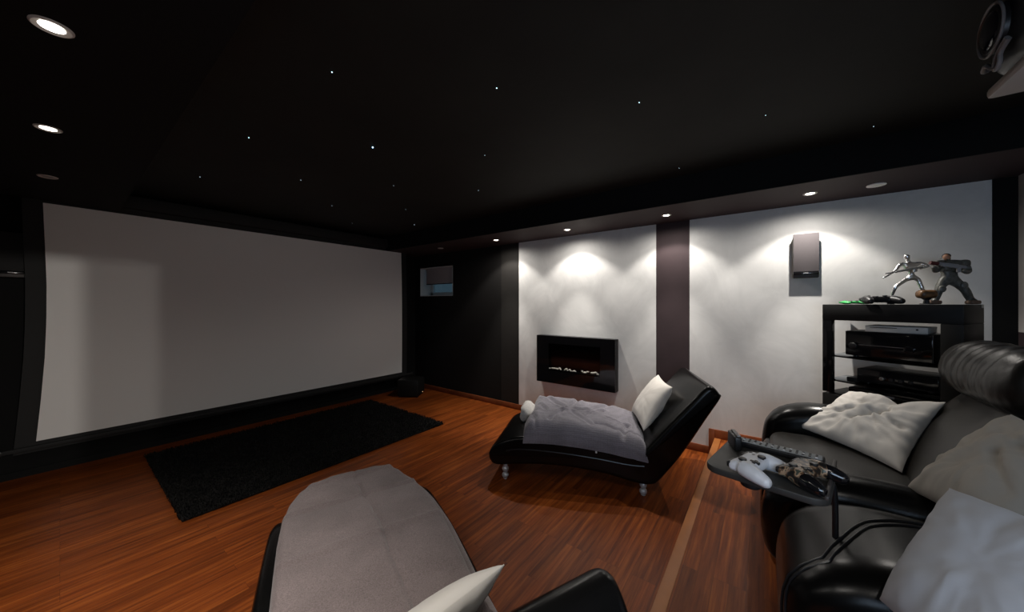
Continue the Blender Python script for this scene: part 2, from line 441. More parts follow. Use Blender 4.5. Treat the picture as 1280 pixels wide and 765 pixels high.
bl = thing('roller_blind', 'grey fabric roller blind half lowered over the small window', 'blind', (XW+.045, (WY0+WY1)/2-.055, WZ0))
MB().box((0, 0, hz*.70), (.003, 2*hy-.14, hz*.56)).build('blind_fabric', M['blind'], bl, smooth=False)
MB().cyl((0, -hy+.07, hz*.42), (0, hy-.07, hz*.42), .008, n=12).build('bottom_bar', M['black_plastic'], bl)
MB().cyl((.02, -hy+.05, hz-.035), (.02, hy-.05, hz-.035), .02, n=16).build('roller_tube', M['grey_plastic'], bl)

# ------------------------------------------------------------------ projection screen
YS = 4.95
scr = thing('projection_screen', 'wide white projection screen hanging before the black front wall', 'projection screen', (1.70, YS, 0))
zt, zb = 2.368, .335
def edge(v):   # v 0 bottom..1 top : sideways curl of the fabric's left edge
    e = [(0, -.036), (.17, -.012), (.35, .008), (.5, .016), (.66, .017), (.83, .008), (1, -.002)]
    for (a, x), (b, y) in zip(e, e[1:]):
        if v <= b: return x + (y-x)*(v-a)/(b-a)
    return 0
def scr_pt(u, v, ins=0., y=0.):
    x0, x1 = -1.785+edge(v)-ins, 1.775-.4*edge(v)+ins
    z = zb+(zt-zb)*v
    cup = .035*(math.exp(-u*9)+math.exp(-(1-u)*9))*math.sin(v*PI)
    return V((x0+(x1-x0)*u, y-cup, z))
MB().surf(lambda u, v: scr_pt(u, v), 40, 24).build('projection_surface', M['screen'], scr)
MB().slab(lambda u, v: scr_pt(u, -.045+v*1.1, .105, .012), lambda u, v: scr_pt(u, -.045+v*1.1, .105, .02), 40, 24).build('fabric_border', M['screen_black'], scr)
MB().box((0, .0, zb-.05), (3.98, .035, .035), .008).build('weight_bar', M['screen_black'], scr)
for sx in (-1, 1): MB().box((sx*1.995, 0, zb-.05), (.03, .04, .04), .006).build('bar_end_cap', M['black_plastic'], scr)
MB().box((0, .03, 2.49), (4.1, .13, .13), .02).build('screen_casing', M['screen_black'], scr)

# ------------------------------------------------------------------ wall speakers
def wall_speaker(label, loc, rz, cloth):
    t = thing('wall_speaker', label, 'speaker', loc, rz, 'wall speakers')
    # local: -y is out of the wall
    MB().box((0, -.035, .0), (.172, .07, .36), .008).build('speaker_body', M['speaker_body'], t)
    MB().box((0, -.078, .035), (.168, .018, .325), .004).build('grille', cloth, t)
    pl = MB().box((0, -.078, -.140), (.169, .022, .022), .005).build('badge_strip', M['gloss_black'], t)
    mb = MB()
    for k in range(6): mb.box((-.014+k*.0052, -.0895, -.140), (.0038, .002, .006 if k % 2 else .007))
    mb.build('lettering', M['mark'], pl, smooth=False)
    return t
wall_speaker('grey wall speaker on the white plaster right of the plum stripe', (3.90, -.287, 1.905), -PI/2, M['speaker_cloth'])
wall_speaker('black wall speaker left of the projection screen', (-.245, YF, 1.905), 0, M['screen_black'])

# ------------------------------------------------------------------ electric fireplace
fp = thing('electric_fireplace', 'black glass wall-hung electric fireplace with white pebbles', 'fireplace', (3.90, 1.893, .482))
W2, H = .53, .608
mb = MB(); d = .10
for c, s in (((-d/2, -W2+.012, H/2), (d, .024, H)), ((-d/2, W2-.012, H/2), (d, .024, H)), ((-d/2, 0, .012), (d, 2*W2, .024)), ((-d/2, 0, H-.012), (d, 2*W2, .024))): mb.box(c, s, .002)
mb.build('casing', M['satin_black'], fp)
MB().box((-.006, 0, H/2), (.01, 2*W2-.03, H-.03)).build('firebox_back', M['firebox'], fp, smooth=False)
MB().box((-.014, 0, H*.5), (.004, .72, .24)).build('flame_panel', M['fire_back'], fp, smooth=False)
MB().box((-.052, 0, .16), (.075, .86, .012)).build('pebble_ledge', M['firebox'], fp, smooth=False)
mb = MB(); x = -d-.003     # opaque printed border round the clear middle of the glass
for c, s in (((x, -W2+.09, H/2), (.004, .18, H)), ((x, W2-.09, H/2), (.004, .18, H)), ((x, 0, .078), (.004, 2*W2-.36, .156)), ((x, 0, H-.05), (.004, 2*W2-.36, .10))): mb.box(c, s)
mb.build('glass_border', M['gloss_black'], fp, smooth=False)
MB().box((x-.003, 0, H/2), (.003, 2*W2, H)).build('front_glass', M['fire_glass'], fp, smooth=False)
for k in range(30):
    r = random.uniform(.010, .018)
    y = 1.893+.36-k*(.70/29)+random.uniform(-.006, .006)
    if k in (8, 17, 18, 23): continue
    o = MB().ball((0, 0, 0), r, (random.uniform(.8, 1.2), random.uniform(1, 1.35), random.uniform(.6, .8)), 12, 8).build('pebble', M['pebble'])
    o.location = (3.90-.055+random.uniform(-.018, .012), y, .482+.170+r*random.uniform(.5, 1.3)); o.rotation_euler = (random.uniform(-.2, .2), random.uniform(-.2, .2), random.uniform(0, 3))
    tag(o, 'small white pebble in the row inside the fireplace', 'pebble', 'white pebbles in the fireplace')

# ------------------------------------------------------------------ rug: shaggy black pile
mb = MB(); rx0, rx1, ry0, ry1 = .50, 2.86, 3.20, 4.86
mb.box(((rx0+rx1)/2, (ry0+ry1)/2, .008), (rx1-rx0, ry1-ry0, .016), .004)
base = mb.build('shag_rug', M['rug'])
vs, fs = [v.co[:] for v in base.data.vertices], [tuple(p.vertices) for p in base.data.polygons]
rr = random.Random(3)
for _ in range(42000):
    x, y = rr.uniform(rx0-.008, rx1+.008), rr.uniform(ry0-.008, ry1+.008)
    a = rr.uniform(0, 2*PI); l = rr.uniform(.022, .042); le = rr.uniform(.006, .024)
    dx, dy = math.cos(a), math.sin(a); wd = .0032
    k = len(vs)
    vs += [(x-dy*wd, y+dx*wd, .01), (x+dy*wd, y-dx*wd, .01), (x+dx*le*.5+dy*wd*.8, y+dy*le*.5-dx*wd*.8, .01+l*.65), (x+dx*le*.5-dy*wd*.8, y+dy*le*.5+dx*wd*.8, .01+l*.65), (x+dx*le, y+dy*le, l)]
    fs += [(k, k+1, k+2, k+3), (k+3, k+2, k+4)]
me = bpy.data.meshes.new('shag_rug'); me.from_pydata(vs, [], fs); me.materials.append(M['rug'])
base.data = me
tag(base, 'black shaggy rug on the wood floor before the screen', 'rug')

# ------------------------------------------------------------------ subwoofer in the corner
sw = thing('subwoofer', 'black box subwoofer on the floor in the front right corner', 'speaker', (3.46, 4.66, 0), math.radians(35))
MB().box((0, 0, .150), (.32, .34, .26), .012).build('cabinet', M['satin_black'], sw)
MB().box((0, -.176, .155), (.28, .014, .22), .006).build('grille', M['black_wall'], sw)
MB().ball((.02, -.186, .055), .006, (1, .5, 1), 10, 6).build('power_light', M['led'], sw)
for sx in (-1, 1):
    for sy in (-1, 1): MB().cyl((sx*.13, sy*.14, 0), (sx*.13, sy*.14, .022), .016, n=14).build('foot', M['black_plastic'], sw)

# ------------------------------------------------------------------ chaise lounges
CW = .405     # half width
TOP = [(-.06, .345), (.1, .347), (.36, .383), (.65, .40), (.96, .385), (1.12, .342), (1.22, .285), (1.262, .215)]
TOPS = cat_interp([(a, b) for a, b in TOP], 8)
def ztop(s):
    if s <= TOPS[0].x: return TOPS[0].y
    for a, b in zip(TOPS, TOPS[1:]):
        if s <= b.x: return a.y+(b.y-a.y)*(s-a.x)/max(b.x-a.x, 1e-6)
    return TOPS[-1].y - (s-TOPS[-1].x)*2.2
def make_chaise(label):
    t = thing('chaise_lounge', label, 'chaise lounge', group='wave-shaped black chaise lounges')
    low = cat_interp([(1.262, .215), (1.25, .16), (1.19, .122), (1.0, .145), (.8, .165), (.55, .168), (.28, .145), (.08, .105), (-.04, .10), (-.12, .16), (-.10, .26), (-.06, .345)], 4)
    prof = [(p.x, p.y) for p in TOPS] + [(p.x, p.y) for p in low[1:-1]]
    MB().prism(prof, -CW, CW, .035, 5).build('seat', M['leather'], t)
    bp = cat_interp([(.06, .30), (.0, .36), (-.06, .43), (-.20, .60), (-.34, .765), (-.415, .855), (-.452, .885), (-.49, .88), (-.528, .835), (-.535, .80), (-.44, .64), (-.28, .37), (-.12, .15), (-.06, .105), (.0, .11), (.04, .2), (.06, .30)], 4)[:-1]
    MB().prism([(p.x, p.y) for p in bp], -CW, CW, .035, 5).build('backrest', M['leather'], t)
    for sx in (-1, 1):
        line = [V((sx*(CW+.001), s, ztop(s)-.095-.02*math.sin(s*3))) for s in [i*.05 for i in range(0, 23)]]
        MB().tube(line, .006, 8).build('piping', M['piping'], t)
        for s in (1.12, .0):
            mb = MB(); z1 = .152 if s else .125
            mb.ball((sx*(CW-.055), s, .028), .029, (1, 1, .93)).ball((sx*(CW-.055), s, .082), .029, (1, 1, .93)).cyl((sx*(CW-.055), s, .10), (sx*(CW-.055), s, z1), .018)
            mb.cyl((sx*(CW-.055), s, 0), (sx*(CW-.055), s, .006), .018)
            mb.build('leg', M['leg_silver'], t)
    MB().box((-CW-.004, .36, .335), (.003, .014, .04)).build('care_tag', M['white_throw'], t, smooth=False)
    return t
ANG = math.radians(23.4)
ch1 = make_chaise('black leather chaise lounge by the fireplace, grey blanket folded on it')
ch1.location = (3.068, .901, 0); ch1.rotation_euler = (0, 0, ANG)
ch2 = dup(ch1, (.584, .871, 0), -ANG, 'black leather chaise lounge in the foreground under a taupe throw')
def frame(o): return Matrix.Translation(o.location) @ Matrix.Rotation(o.rotation_euler[2], 4, 'Z')

# folded grey comforter on the far chaise (coordinates in the chaise's frame)
def comforter_top(u, v, lift=1.):
    s = -.045+1.01*u; x = -CW-.012+(2*CW-.02)*v
    e = min(u*1.6, 1-u, v*.8, (1-v)*.8); rim = min(1., e/.12); rim = math.sqrt(max(0, 1-(1-rim)**2))
    th = (.108+.040*u)*(.8+.25*v)
    p = V((x, s, 0))
    lump = .016*nz(p, 4.0, 3)+.007*nz(p, 9, 8)+.003*nz(p, 22, 5)
    def crease(ax, ay, bx, by, dep, wd):
        d = V((bx-ax, by-ay)); L = d.length; d /= L
        t = max(0, min(L, (x-ax)*d.x+(s-ay)*d.y)); ds = (V((x-ax-d.x*t, s-ay-d.y*t)).length+.008*nz(p, 12, ax*9))/wd
        return -.72*dep*math.exp(-ds*ds)+.3*dep*math.exp(-(abs(ds)-2.2)**2)
    cr = 0
    for c in ((.30, .86, -.02, .62, .026, .018), (-.02, .62, .10, .30, .022, .018), (-.30, .74, -.08, .66, .020, .016), (.02, .60, .34, .52, .022, .018),
              (-.05, .58, -.30, .40, .014, .016), (.06, .42, .30, .22, .020, .018), (-.36, .15, -.12, .10, .026, .018), (-.12, .10, -.06, .26, .016, .016),
              (-.38, .86, -.20, .90, .018, .016), (.10, .90, -.10, .80, .018, .016), (-.10, .45, .04, .40, .014, .014)): cr += crease(*c)
    z = ztop(s)+.012+(th+lump+cr)*rim*lift
    z -= .018*math.exp(-((v-.20-.05*u)/.022)**2)*(1 if u < .42 else 0)*rim*lift
    if v < .1: z -= .05*(1-v/.1)**2
    if u < .12: z -= 0.02*(1-u/.12)
    ss = s + (.03*nz(p, 4, 5) if u > .9 or u < .1 else 0)
    return V((x+.014*nz(p, 6, 2)*(1-rim), ss, z))
def comforter_bot(u, v):
    p = comforter_top(u, v, 0.); p.z -= .009; return p
gb = MB().slab(comforter_top, comforter_bot, 110, 90).build('folded_comforter', M['grey_throw'], angle=75)
gb.matrix_world = frame(ch1); tag(gb, 'grey quilted comforter folded on the chaise by the fireplace', 'blanket')
def fold_white(u, v):
    a = 2*PI*v; s = 1.005; hw = .16
    k = .5+.5*abs(math.cos(a))
    cz = ztop(.985)+.060
    r = .062*(1+.22*abs(math.cos(a-.15))**3-.26*math.exp(-(math.sin(a-.15)/.22)**2)*(1 if math.cos(a) > 0 else .3)) * (1-abs(2*u-1)**6*.6)
    return V((.13+(2*u-1)*hw+.01*math.sin(a*2), s+math.cos(a)*r*1.0+.008*nz(V((u*4, v*3, 0)), 2), cz+math.sin(a)*r*1.05-.008*(a > PI)+.012*math.sin(2*a)))
mb = MB(); mb.surf(fold_white, 24, 24, cv=True)
mb.bm.verts.ensure_lookup_table()
ring0 = [mb.bm.verts[j] for j in range(24)]; ring1 = [mb.bm.verts[23*24+j] for j in range(24)]
mb.bm.faces.new(ring0); mb.bm.faces.new(ring1[::-1])
wb = mb.build('rolled_throw', M['white_throw'], angle=60)
wb.matrix_world = frame(ch1); tag(wb, 'white fleece throw rolled beside the foot end of the grey comforter', 'blanket')

# taupe throw draped over the near chaise, double layered
def lerp_tab(tab, q):
    if q <= tab[0][0]: return tab[0][1]
    for (a, x), (b, y) in zip(tab, tab[1:]):
        if q <= b:
            f = (q-a)/(b-a); return x+(y-x)*f
    return tab[-1][1]
XR = [(-.2, .36), (.2, .375), (.6, .385), (.85, .372), (1.0, .35), (1.12, .325), (1.22, .285), (1.30, .22), (1.345, .13), (1.36, .06)]
XLF = [(-.2, -.34), (.3, -.35), (.77, -.362), (1.0, -.36), (1.12, -.345), (1.21, -.31), (1.29, -.235), (1.345, -.12), (1.36, -.03)]
def drape(u, v, lay, lift):
    s = -.16+(1.52-.012*lay)*(1-(1-u)**1.35); xr = lerp_tab(XR, s)+(.012 if lay else -.022)*(1 if s < 1.15 else max(0, 1-(s-1.15)/.12)); xl = lerp_tab(XLF, s)+.012*lay+.012
    # edge-concentrated spacing
    q = 2*v-1; q = math.copysign(1-(1-abs(q))**1.5, q); x = (xl+xr)/2+q*(xr-xl)/2
    x += .010*nz(V((q, s, 1+lay)), 4, 4)*abs(q)
    rimd = min((xr-x), (x-xl), (1.36-s)*.9); rr_ = .035
    rim = math.sqrt(max(0, 1-(1-min(1, max(0, rimd)/rr_))**2))
    flat = max(ztop(min(s, 1.2)), .372)
    p = V((x, s, 0))
    top = flat+.012+(.058 if lay == 0 else .026)*rim
    side = max(0, (x-.30)/.08)
    top -= .035*side*side*(1-.3*lay)
    if lay == 0:
        top += (.007*nz(p, 5, 2)+.003*nz(p, 13, 5))*rim
        for c, k in ((.99, 1), (.60, .8), (1.27, .8)): top += .016*rim*k*math.exp(-((s-c-.05*x-.01*nz(p, 4, 8))/.011)**2)
        top -= .015*rim*math.exp(-((x-.06+.08*(s-.7)+.012*nz(p, 5, 1))/.009)**2)*(1 if s < 1.15 else .4)
        for (a, b) in ((-.18, 1.08), (.2, .8), (-.05, .8)): top += .006*math.exp(-((x-a)**2+(s-b)**2)/.005)
        low = flat+(.03 if s > 1.1 or x > .2 else .014)-.035*side*side
    else: low = flat+.010-.025*side*side
    return V((x, s, top if lift else min(low, top-.002)))
mb = MB()
mb.slab(lambda u, v: drape(u, v, 0, 1), lambda u, v: drape(u, v, 0, 0), 120, 90)
mb.slab(lambda u, v: drape(u*.985, v, 1, 1), lambda u, v: drape(u*.985, v, 1, 0), 90, 60)
tb = mb.build('draped_throw', M['taupe_throw'], angle=75)
tb.matrix_world = frame(ch2); tag(tb, 'taupe fleece throw spread over the foreground chaise', 'blanket')

# ------------------------------------------------------------------ cushions
def cushion(name, m, P, T, seed, label, wr=.012, n=44, pinch=.07, group='loose cushions', sag=None, folds=()):
    """P: corners (u0v0, u1v0, u1v1, u0v1)"""
    P = [V(p) for p in P]
    nrm = ((P[2]-P[0]).cross(P[3]-P[1])).normalized()
    ex = ((P[1]-P[0])+(P[2]-P[3])).length/2; ey = ((P[3]-P[0])+(P[2]-P[1])).length/2
    def pt(u, v, sg):
        a, b = 2*u-1, 2*v-1
        a2, b2 = a*(1-pinch*(1-b*b)), b*(1-pinch*(1-a*a))
        uu, vv = (a2+1)/2, (b2+1)/2
        q = P[0]*(1-uu)*(1-vv)+P[1]*uu*(1-vv)+P[2]*uu*vv+P[3]*(1-uu)*vv
        h = (max(0, 1-abs(a)**2.6)*max(0, 1-abs(b)**2.6))**.52
        w3 = V((a*ex, b*ey, seed))
        edge_w = .35+.65*max(abs(a), abs(b))
        rad = math.atan2(b, a)
        wrk = wr*(.8*ridge(w3, 3.2, seed)*.5+.5*nz(w3, 8, seed*2)+.07*ridge(V((w3.x*1.0, w3.y*.45, w3.z)), 15, seed))*h + wr*.55*h**.5*edge_w*noise.noise(V((rad*7, seed*3.1, (a*a+b*b)*.6)))
        for (fa, fb, ga, gb_, dep, wd) in folds:
            d = V((ga-fa, gb_-fb)); L = d.length; d /= L
            t = max(0, min(L, (a-fa)*d.x+(b-fb)*d.y)); dist = V((a-fa-d.x*t, b-fb-d.y*t)).length
            if sg > 0: wrk -= dep*math.exp(-(dist/wd)**2)*h
        q = q+nrm*sg*(T/2*h+wrk*(1 if sg > 0 else .4))
        if sag: q = q+sag(a, b)
        return q
    mb = MB()
    mb.slab(lambda u, v: pt(u, v, 1)+nrm*.0015, lambda u, v: pt(u, v, -1)-nrm*.0015, n, n)
    o = mb.build(name, m, angle=80)
    return tag(o, label, 'cushion', group)
F1 = frame(ch1); F2 = frame(ch2)
# white cushion leaning on the far chaise's backrest
L = [F1 @ V(p) for p in ((.30, .015, .455), (-.22, -.02, .455), (-.10, -.265, .80), (.34, -.235, .815))]
cushion('cushion', M['cushion'], [L[1], L[0], L[3], L[2]], .15, 2.3, 'white cushion leaning on the backrest of the chaise by the fireplace', wr=.016)
L = [F2 @ V(p) for p in ((-.16, .05, .40), (.315, .09, .45), (.305, -.12, .70), (-.16, -.17, .62))]
cushion('cushion', M['cushion'], L, .105, 5.1, 'cream cushion at the bottom edge on the taupe throw', wr=.009)

# ------------------------------------------------------------------ recliners
def make_recliner(label, loc, sw_, arms, seatz, m_arm, recess=.0, wide=.0):
    """local: +y forward. arms = [(cx, width, ztop)]; sw_ = (x0, x1) of the seat"""
    t = thing('recliner', label, 'armchair', loc, 0, 'black leather recliners')
    x0, x1 = sw_; cx = (x0+x1)/2; w = x1-x0
    MB().box((cx, -.02, .12), (w+.30, .78, .20), .02).build('base', M['black_plastic'], t)
    def dome(p, k=.03):
        return V((p.x, p.y, p.z+(k*(1-(p.x/(w/2))**2)*(1-(p.y/.45)**2) if p.z > 0 else 0)+.004*nz(p, 7, 4)))
    MB().rbox((cx, .06-recess, seatz-.10), (w+.01, .82, .20), .07, 14, dome).build('seat', m_arm, t)
    fr = MB().rbox((cx, .435-recess, .235), (w, .14, .37), .055, 12, lambda p: V((p.x, p.y+.012*math.cos(p.z*9)+.004*nz(p, 8, 1), p.z))).build('footrest', M['leather'], t)
    MB().tube([(cx+(-.5+i/16)*(w-.06), .507-recess, .26+.003*math.sin(i)) for i in range(17)], .005, 8).build('seam', M['piping'], fr)
    for (ax, aw, az) in arms:
        def fa(p, aw=aw, az=az):
            y = p.y; z = p.z; h = (az-.06)/2
            top = (z+h)/(2*h)
            # the top pad bulges sideways and rolls down towards the front
            bul = 1+.10*top*math.sin(min(1, max(0, top))*PI*.9)
            zz = z-(max(0, y-.16)**2)*1.1*top - max(0, -y-.1)*.10*top
            yy = y+.035*math.sin(top*PI)*(1 if y > .1 else .2)
            return V((p.x*bul+.004*nz(p, 9, 2), yy, zz+.004*nz(V((p.x*.5, y*2.4, z)), 9, 6)))
        a = MB().rbox((ax, .02, .06+(az-.06)/2), (aw, .92, az-.06), min(.105, aw*.46), 16, fa).build('armrest', M['leather'], t)
        if aw > .3:
            # double piping along the top of the wide arm, curving over its front
            bv = BVHTree.FromPolygons([v.co for v in a.data.vertices], [p.vertices for p in a.data.polygons])
            for k in range(2):
                path = cat_interp([(ax+.20, -.34), (ax+.18, -.10), (ax+.155, .10), (ax+.08, .25), (ax-.06, .345), (ax-.16, .40)], 7)
                pts = []
                for p in path:
                    h = bv.ray_cast(V((p.x-k*.022, p.y-k*.014, 1)), V((0, 0, -1)))
                    if h[0]: pts.append(h[0]+V((0, 0, .0015)))
                for q in range(1, 9):
                    z = pts[-1].z-.045
                    if z < .10: break
                    h = bv.ray_cast(V((pts[-1].x-.010, 1, z)), V((0, -1, 0)))
                    if h[0]: pts.append(h[0]+V((0, .0015, 0)))
                MB().tube(pts, .0042, 8).build('piping', M['piping'], a)
    # reclined backrest: two padded columns with a seam between
    ang = math.radians(38.5)
    R = Matrix.Rotation(ang, 3, 'X')
    bw = w-.06+wide
    def bk(p):
        g = -.012*math.exp(-((p.x-bw*.30)/.02)**2) if p.y > 0 else 0
        bulge = .025*math.cos(p.x/bw*2.4)*math.cos(p.z*3.0) if p.y > 0 else 0
        return V((p.x, p.y+g+bulge+.005*nz(p, 6, 3), p.z))
    c = V((cx, -.075, seatz+.02)) + R @ V((0, -.085, .26))
    MB().rbox(c, (bw, .18, .66), .07, 16, bk, R).build('backrest', M['leather_seat'], t)
    MB().tube([c+R @ V((-bw/2+.035+.004*math.sin(i), .082, -.25+i*.035)) for i in range(15)], .005, 8).build('seam', M['piping'], t)
    # gathered head roll
    hc = V((cx, -.375, 1.005))
    def roll(u, v):
        a = 2*PI*v; uu = 2*u-1
        end = max(0, 1-abs(uu)**7)**.45
        pl = 1+.045*end*noise.noise(V((uu*9, math.sin(a)*1.1, 3.3)))+.03*noise.noise(V((uu*17+a*.9, math.cos(a)*.9, 1.3)))+.02*noise.noise(V((uu*5, math.sin(a)*2, 7)))
        return V((uu*(bw/2+.03), math.cos(a)*.115*end*pl, math.sin(a)*.145*end*pl))
    mb = MB(); b0 = mb._mark(); mb.surf(roll, 90, 30, cv=True); mb.xform(b0, Matrix.Translation(hc) @ Matrix.Rotation(math.radians(22), 4, 'X'))
    bmesh.ops.remove_doubles(mb.bm, verts=mb.bm.verts[:], dist=1e-5)
    mb.build('headrest', M['leather_seat'], t, angle=75)
    for sx in (-1, 1):
        for sy in (-.3, .3): MB().cyl((cx+sx*(w/2), sy, 0), (cx+sx*(w/2), sy, .03), .025, n=16).build('foot', M['black_plastic'], t)
    return t
make_recliner('black leather recliner beside the media rack, two pale cushions on it', (2.60, -.50, PZ), (-.36, .36), [(.475, .235, .655), (-.465, .215, .555)], .47, M['leather_seat'])
make_recliner('black leather recliner nearest the camera, behind the swivel tray', (1.30, -.555, PZ), (-.46, .10), [(.37, .53, .55), (-.58, .24, .52)], .45, M['leather'], recess=.16)

# cushions on the recliners
cushion('cushion', M['cushion'], [(2.985, -.175, .675), (2.465, -.54, .675), (2.86, -.785, .97), (3.19, -.46, .91)], .12, 8.4,
        'white crumpled cushion lying on the recliner seat next to the rack', wr=.034, sag=lambda a, b: V((0, 0, -.055*max(0, b)**2*math.exp(-((a-.35)/.3)**2))),
        folds=[(-.1, -.3, .35, .35, .034, .07), (.1, .2, .8, -.1, .032, .06), (.3, .4, .2, .95, .026, .06), (-.6, -.4, -.2, .1, .020, .06), (-.8, .5, -.1, .35, .016, .06), (.15, .1, .6, -.6, .018, .05)])
cushion('cushion', M['cushion_beige'], [(2.17, -.49, .71), (1.72, -.56, .76), (1.80, -.84, 1.08), (2.27, -.79, 1.06)], .14, 3.7,
        'beige cushion behind the daylight-tinted one, leaning between the two recliners', wr=.020,
        folds=[(.2, .5, .9, .1, .02, .07), (.1, .2, .8, -.3, .02, .08), (-.3, .6, .5, .5, .015, .07)])
cushion('cushion', M['cushion_cool'], [(1.27, -.24, .735), (.86, -.34, .78), (1.16, -.66, 1.02), (1.575, -.44, .955)], .15, 6.6,
        'daylight-tinted white cushion in the bottom right corner on the nearest recliner', wr=.014)

# ------------------------------------------------------------------ swivel tray with the things on it
TZ = .93
tr = thing('swivel_tray_table', 'matte black swivel tray table over the nearest recliner arm', 'tray', (1.525, -.02, PZ), math.radians(-10))
TL = TZ-PZ
def rrect(hx, hy, r, n=6):
    o = []
    for cx, cy, a0 in ((hx-r, hy-r, 0), (-hx+r, hy-r, PI/2), (-hx+r, -hy+r, PI), (hx-r, -hy+r, 1.5*PI)):
        o += [(cx+r*math.cos(a0+PI/2*i/n), cy+r*math.sin(a0+PI/2*i/n)) for i in range(n+1)]
    return o
TX, TY = .185, .165
MB().prism(rrect(TX, TY, .05), TL-.022, TL, .004, 3, mp=lambda u, v, w: V((u, v, w))).build('tray_top', M['tray'], tr)
MB().box((.0, -TY+.008, TL+.005), (2*TX-.03, .010, .014), .003).build('raised_rim', M['speaker_body'], tr)
MB().cyl((-.125, .035, TL-.05), (-.125, .035, TL-.023), .03, bev=.005).build('tilt_knob', M['black_plastic'], tr)
ka = V((-.06, -.12, TL-.03))
MB().tube(chaikin([(.02, -.03, TL-.032), (.09, -.11, TL-.034), (.12, -.15, TL-.045), (.13, -.16, TL-.10), (.13, -.16, .45)], 2, False), .009, 10).build('support_arm', M['black_plastic'], tr)
TF = Matrix.Translation(tr.location) @ Matrix.Rotation(tr.rotation_euler[2], 4, 'Z')

def remeshed(mb, name, m, parent, vox, it=5):
    o = mb.build(name, m, parent)
    r = o.modifiers.new('r', 'REMESH'); r.mode = 'VOXEL'; r.voxel_size = vox
    q = o.modifiers.new('s', 'SMOOTH'); q.factor = .5; q.iterations = it
    bpy.context.view_layer.update()
    nm = bpy.data.meshes.new_from_object(o.evaluated_get(bpy.context.evaluated_depsgraph_get())); nm.name = name
    o.modifiers.clear(); o.data = nm; nm.materials.clear(); nm.materials.append(m)
    for p in nm.polygons: p.use_smooth = True
    return o
def gamepad(label, loc, rz, m_shell, m_grip, tilt=0., size=1.):
    t = thing('gamepad', label, 'gamepad', loc, rz, 'gamepads')
    S = lambda *a: V([c*size for c in a])
    mb = MB(); mb.rbox(S(0, .013, .027), S(.132, .064, .034), .015*size, 8)
    for sx in (-1, 1):
        mb.tube([S(sx*.050, .014, .027), S(sx*.056, -.008, .026), S(sx*.063, -.034, .022), S(sx*.067, -.056, .0165), S(sx*.0675, -.064, .0155)], .02, 16, rs=[c*size for c in (.0225, .0235, .0205, .0155, .010)])
        mb.rbox(S(sx*.042, .036, .026), S(.05, .024, .026), .009*size, 6)
    remeshed(mb, 'shell', m_shell, t, .0030*size, 8)
    if m_grip is not m_shell:
        for sx in (-1, 1):
            mb = MB(); mb.tube([S(sx*.0575, -.012, .0255), S(sx*.0635, -.034, .022), S(sx*.0675, -.056, .0165), S(sx*.068, -.066, .0155)], .02, 18, rs=[c*size for c in (.0225, .0215, .0168, .010)])
            remeshed(mb, 'grip', m_grip, t, .0030*size)
    zt_ = .0425*size
    for (x, y) in ((-.040, .018), (.022, -.006)):
        st = MB().cyl((x*size, y*size, .034*size), (x*size, y*size, zt_+.004), .006*size, n=14).cyl((x*size, y*size, zt_+.003), (x*size, y*size, zt_+.010), .0105*size, n=20, bev=.002).build('thumb_stick', M['black_plastic'], t)
    MB().box((-.020*size, -.006*size, zt_), (.024*size, .008*size, .008), .001).box((-.020*size, -.006*size, zt_), (.008*size, .024*size, .008), .001).build('direction_pad', M['black_plastic'], t)
    for (dx, dy) in ((0, .012), (0, -.012), (.012, 0), (-.012, 0)):
        MB().cyl(((.043+dx)*size, (.02+dy)*size, .034*size), ((.043+dx)*size, (.02+dy)*size, zt_+.002), .0048*size, n=14, bev=.001).build('button', M['black_plastic'], t)
    for sx in (-1, 1):
        MB().rbox((sx*.043*size, .043*size, .028*size), (.044*size, .018*size, .018*size), .006, 6).build('shoulder_button', M['black_plastic'], t)
    return t
def on_tray(x, y): return TF @ V((x, y, TL+.001))
gamepad('white gamepad on the swivel tray', V((1.392, .022, TZ+.001)), math.radians(-22), M['white_plastic'], M['white_plastic'], size=1.12)
gamepad('camouflage gamepad with black grips on the swivel tray', V((1.435, -.112, TZ+.001)), math.radians(-26), M['camo'], M['gloss_black'], size=1.12)
rm = thing('remote_control', 'long black remote control with grey keys on the swivel tray', 'remote control', on_tray(.105, -.005), math.radians(-8))
MB().box((0, 0, .013), (.056, .26, .022), .006, 3).build('remote_body', M['black_plastic'], rm)
MB().box((0, 0, .0245), (.050, .245, .002), .001).build('face_plate', M['key_grey'], rm)
for j in range(13):
    for i in range(3):
        MB().box((-.014+i*.014, -.108+j*.018, .0262), (.008, .007, .003), .001, 1).build('key', M['black_plastic'] if (i+j*2) % 5 else M['white_plastic'], rm)
sd = thing('small_remote', 'small black remote standing at the far end of the long remote', 'remote control', on_tray(.055, .125), math.radians(20))
MB().box((0, 0, .028), (.085, .026, .055), .006, 3).build('remote_body', M['black_plastic'], sd)
MB().box((0, -.004, .058), (.075, .014, .006), .002).build('top_edge', M['proj_trim'], sd)

# ------------------------------------------------------------------ media rack
RA = math.radians(60.)
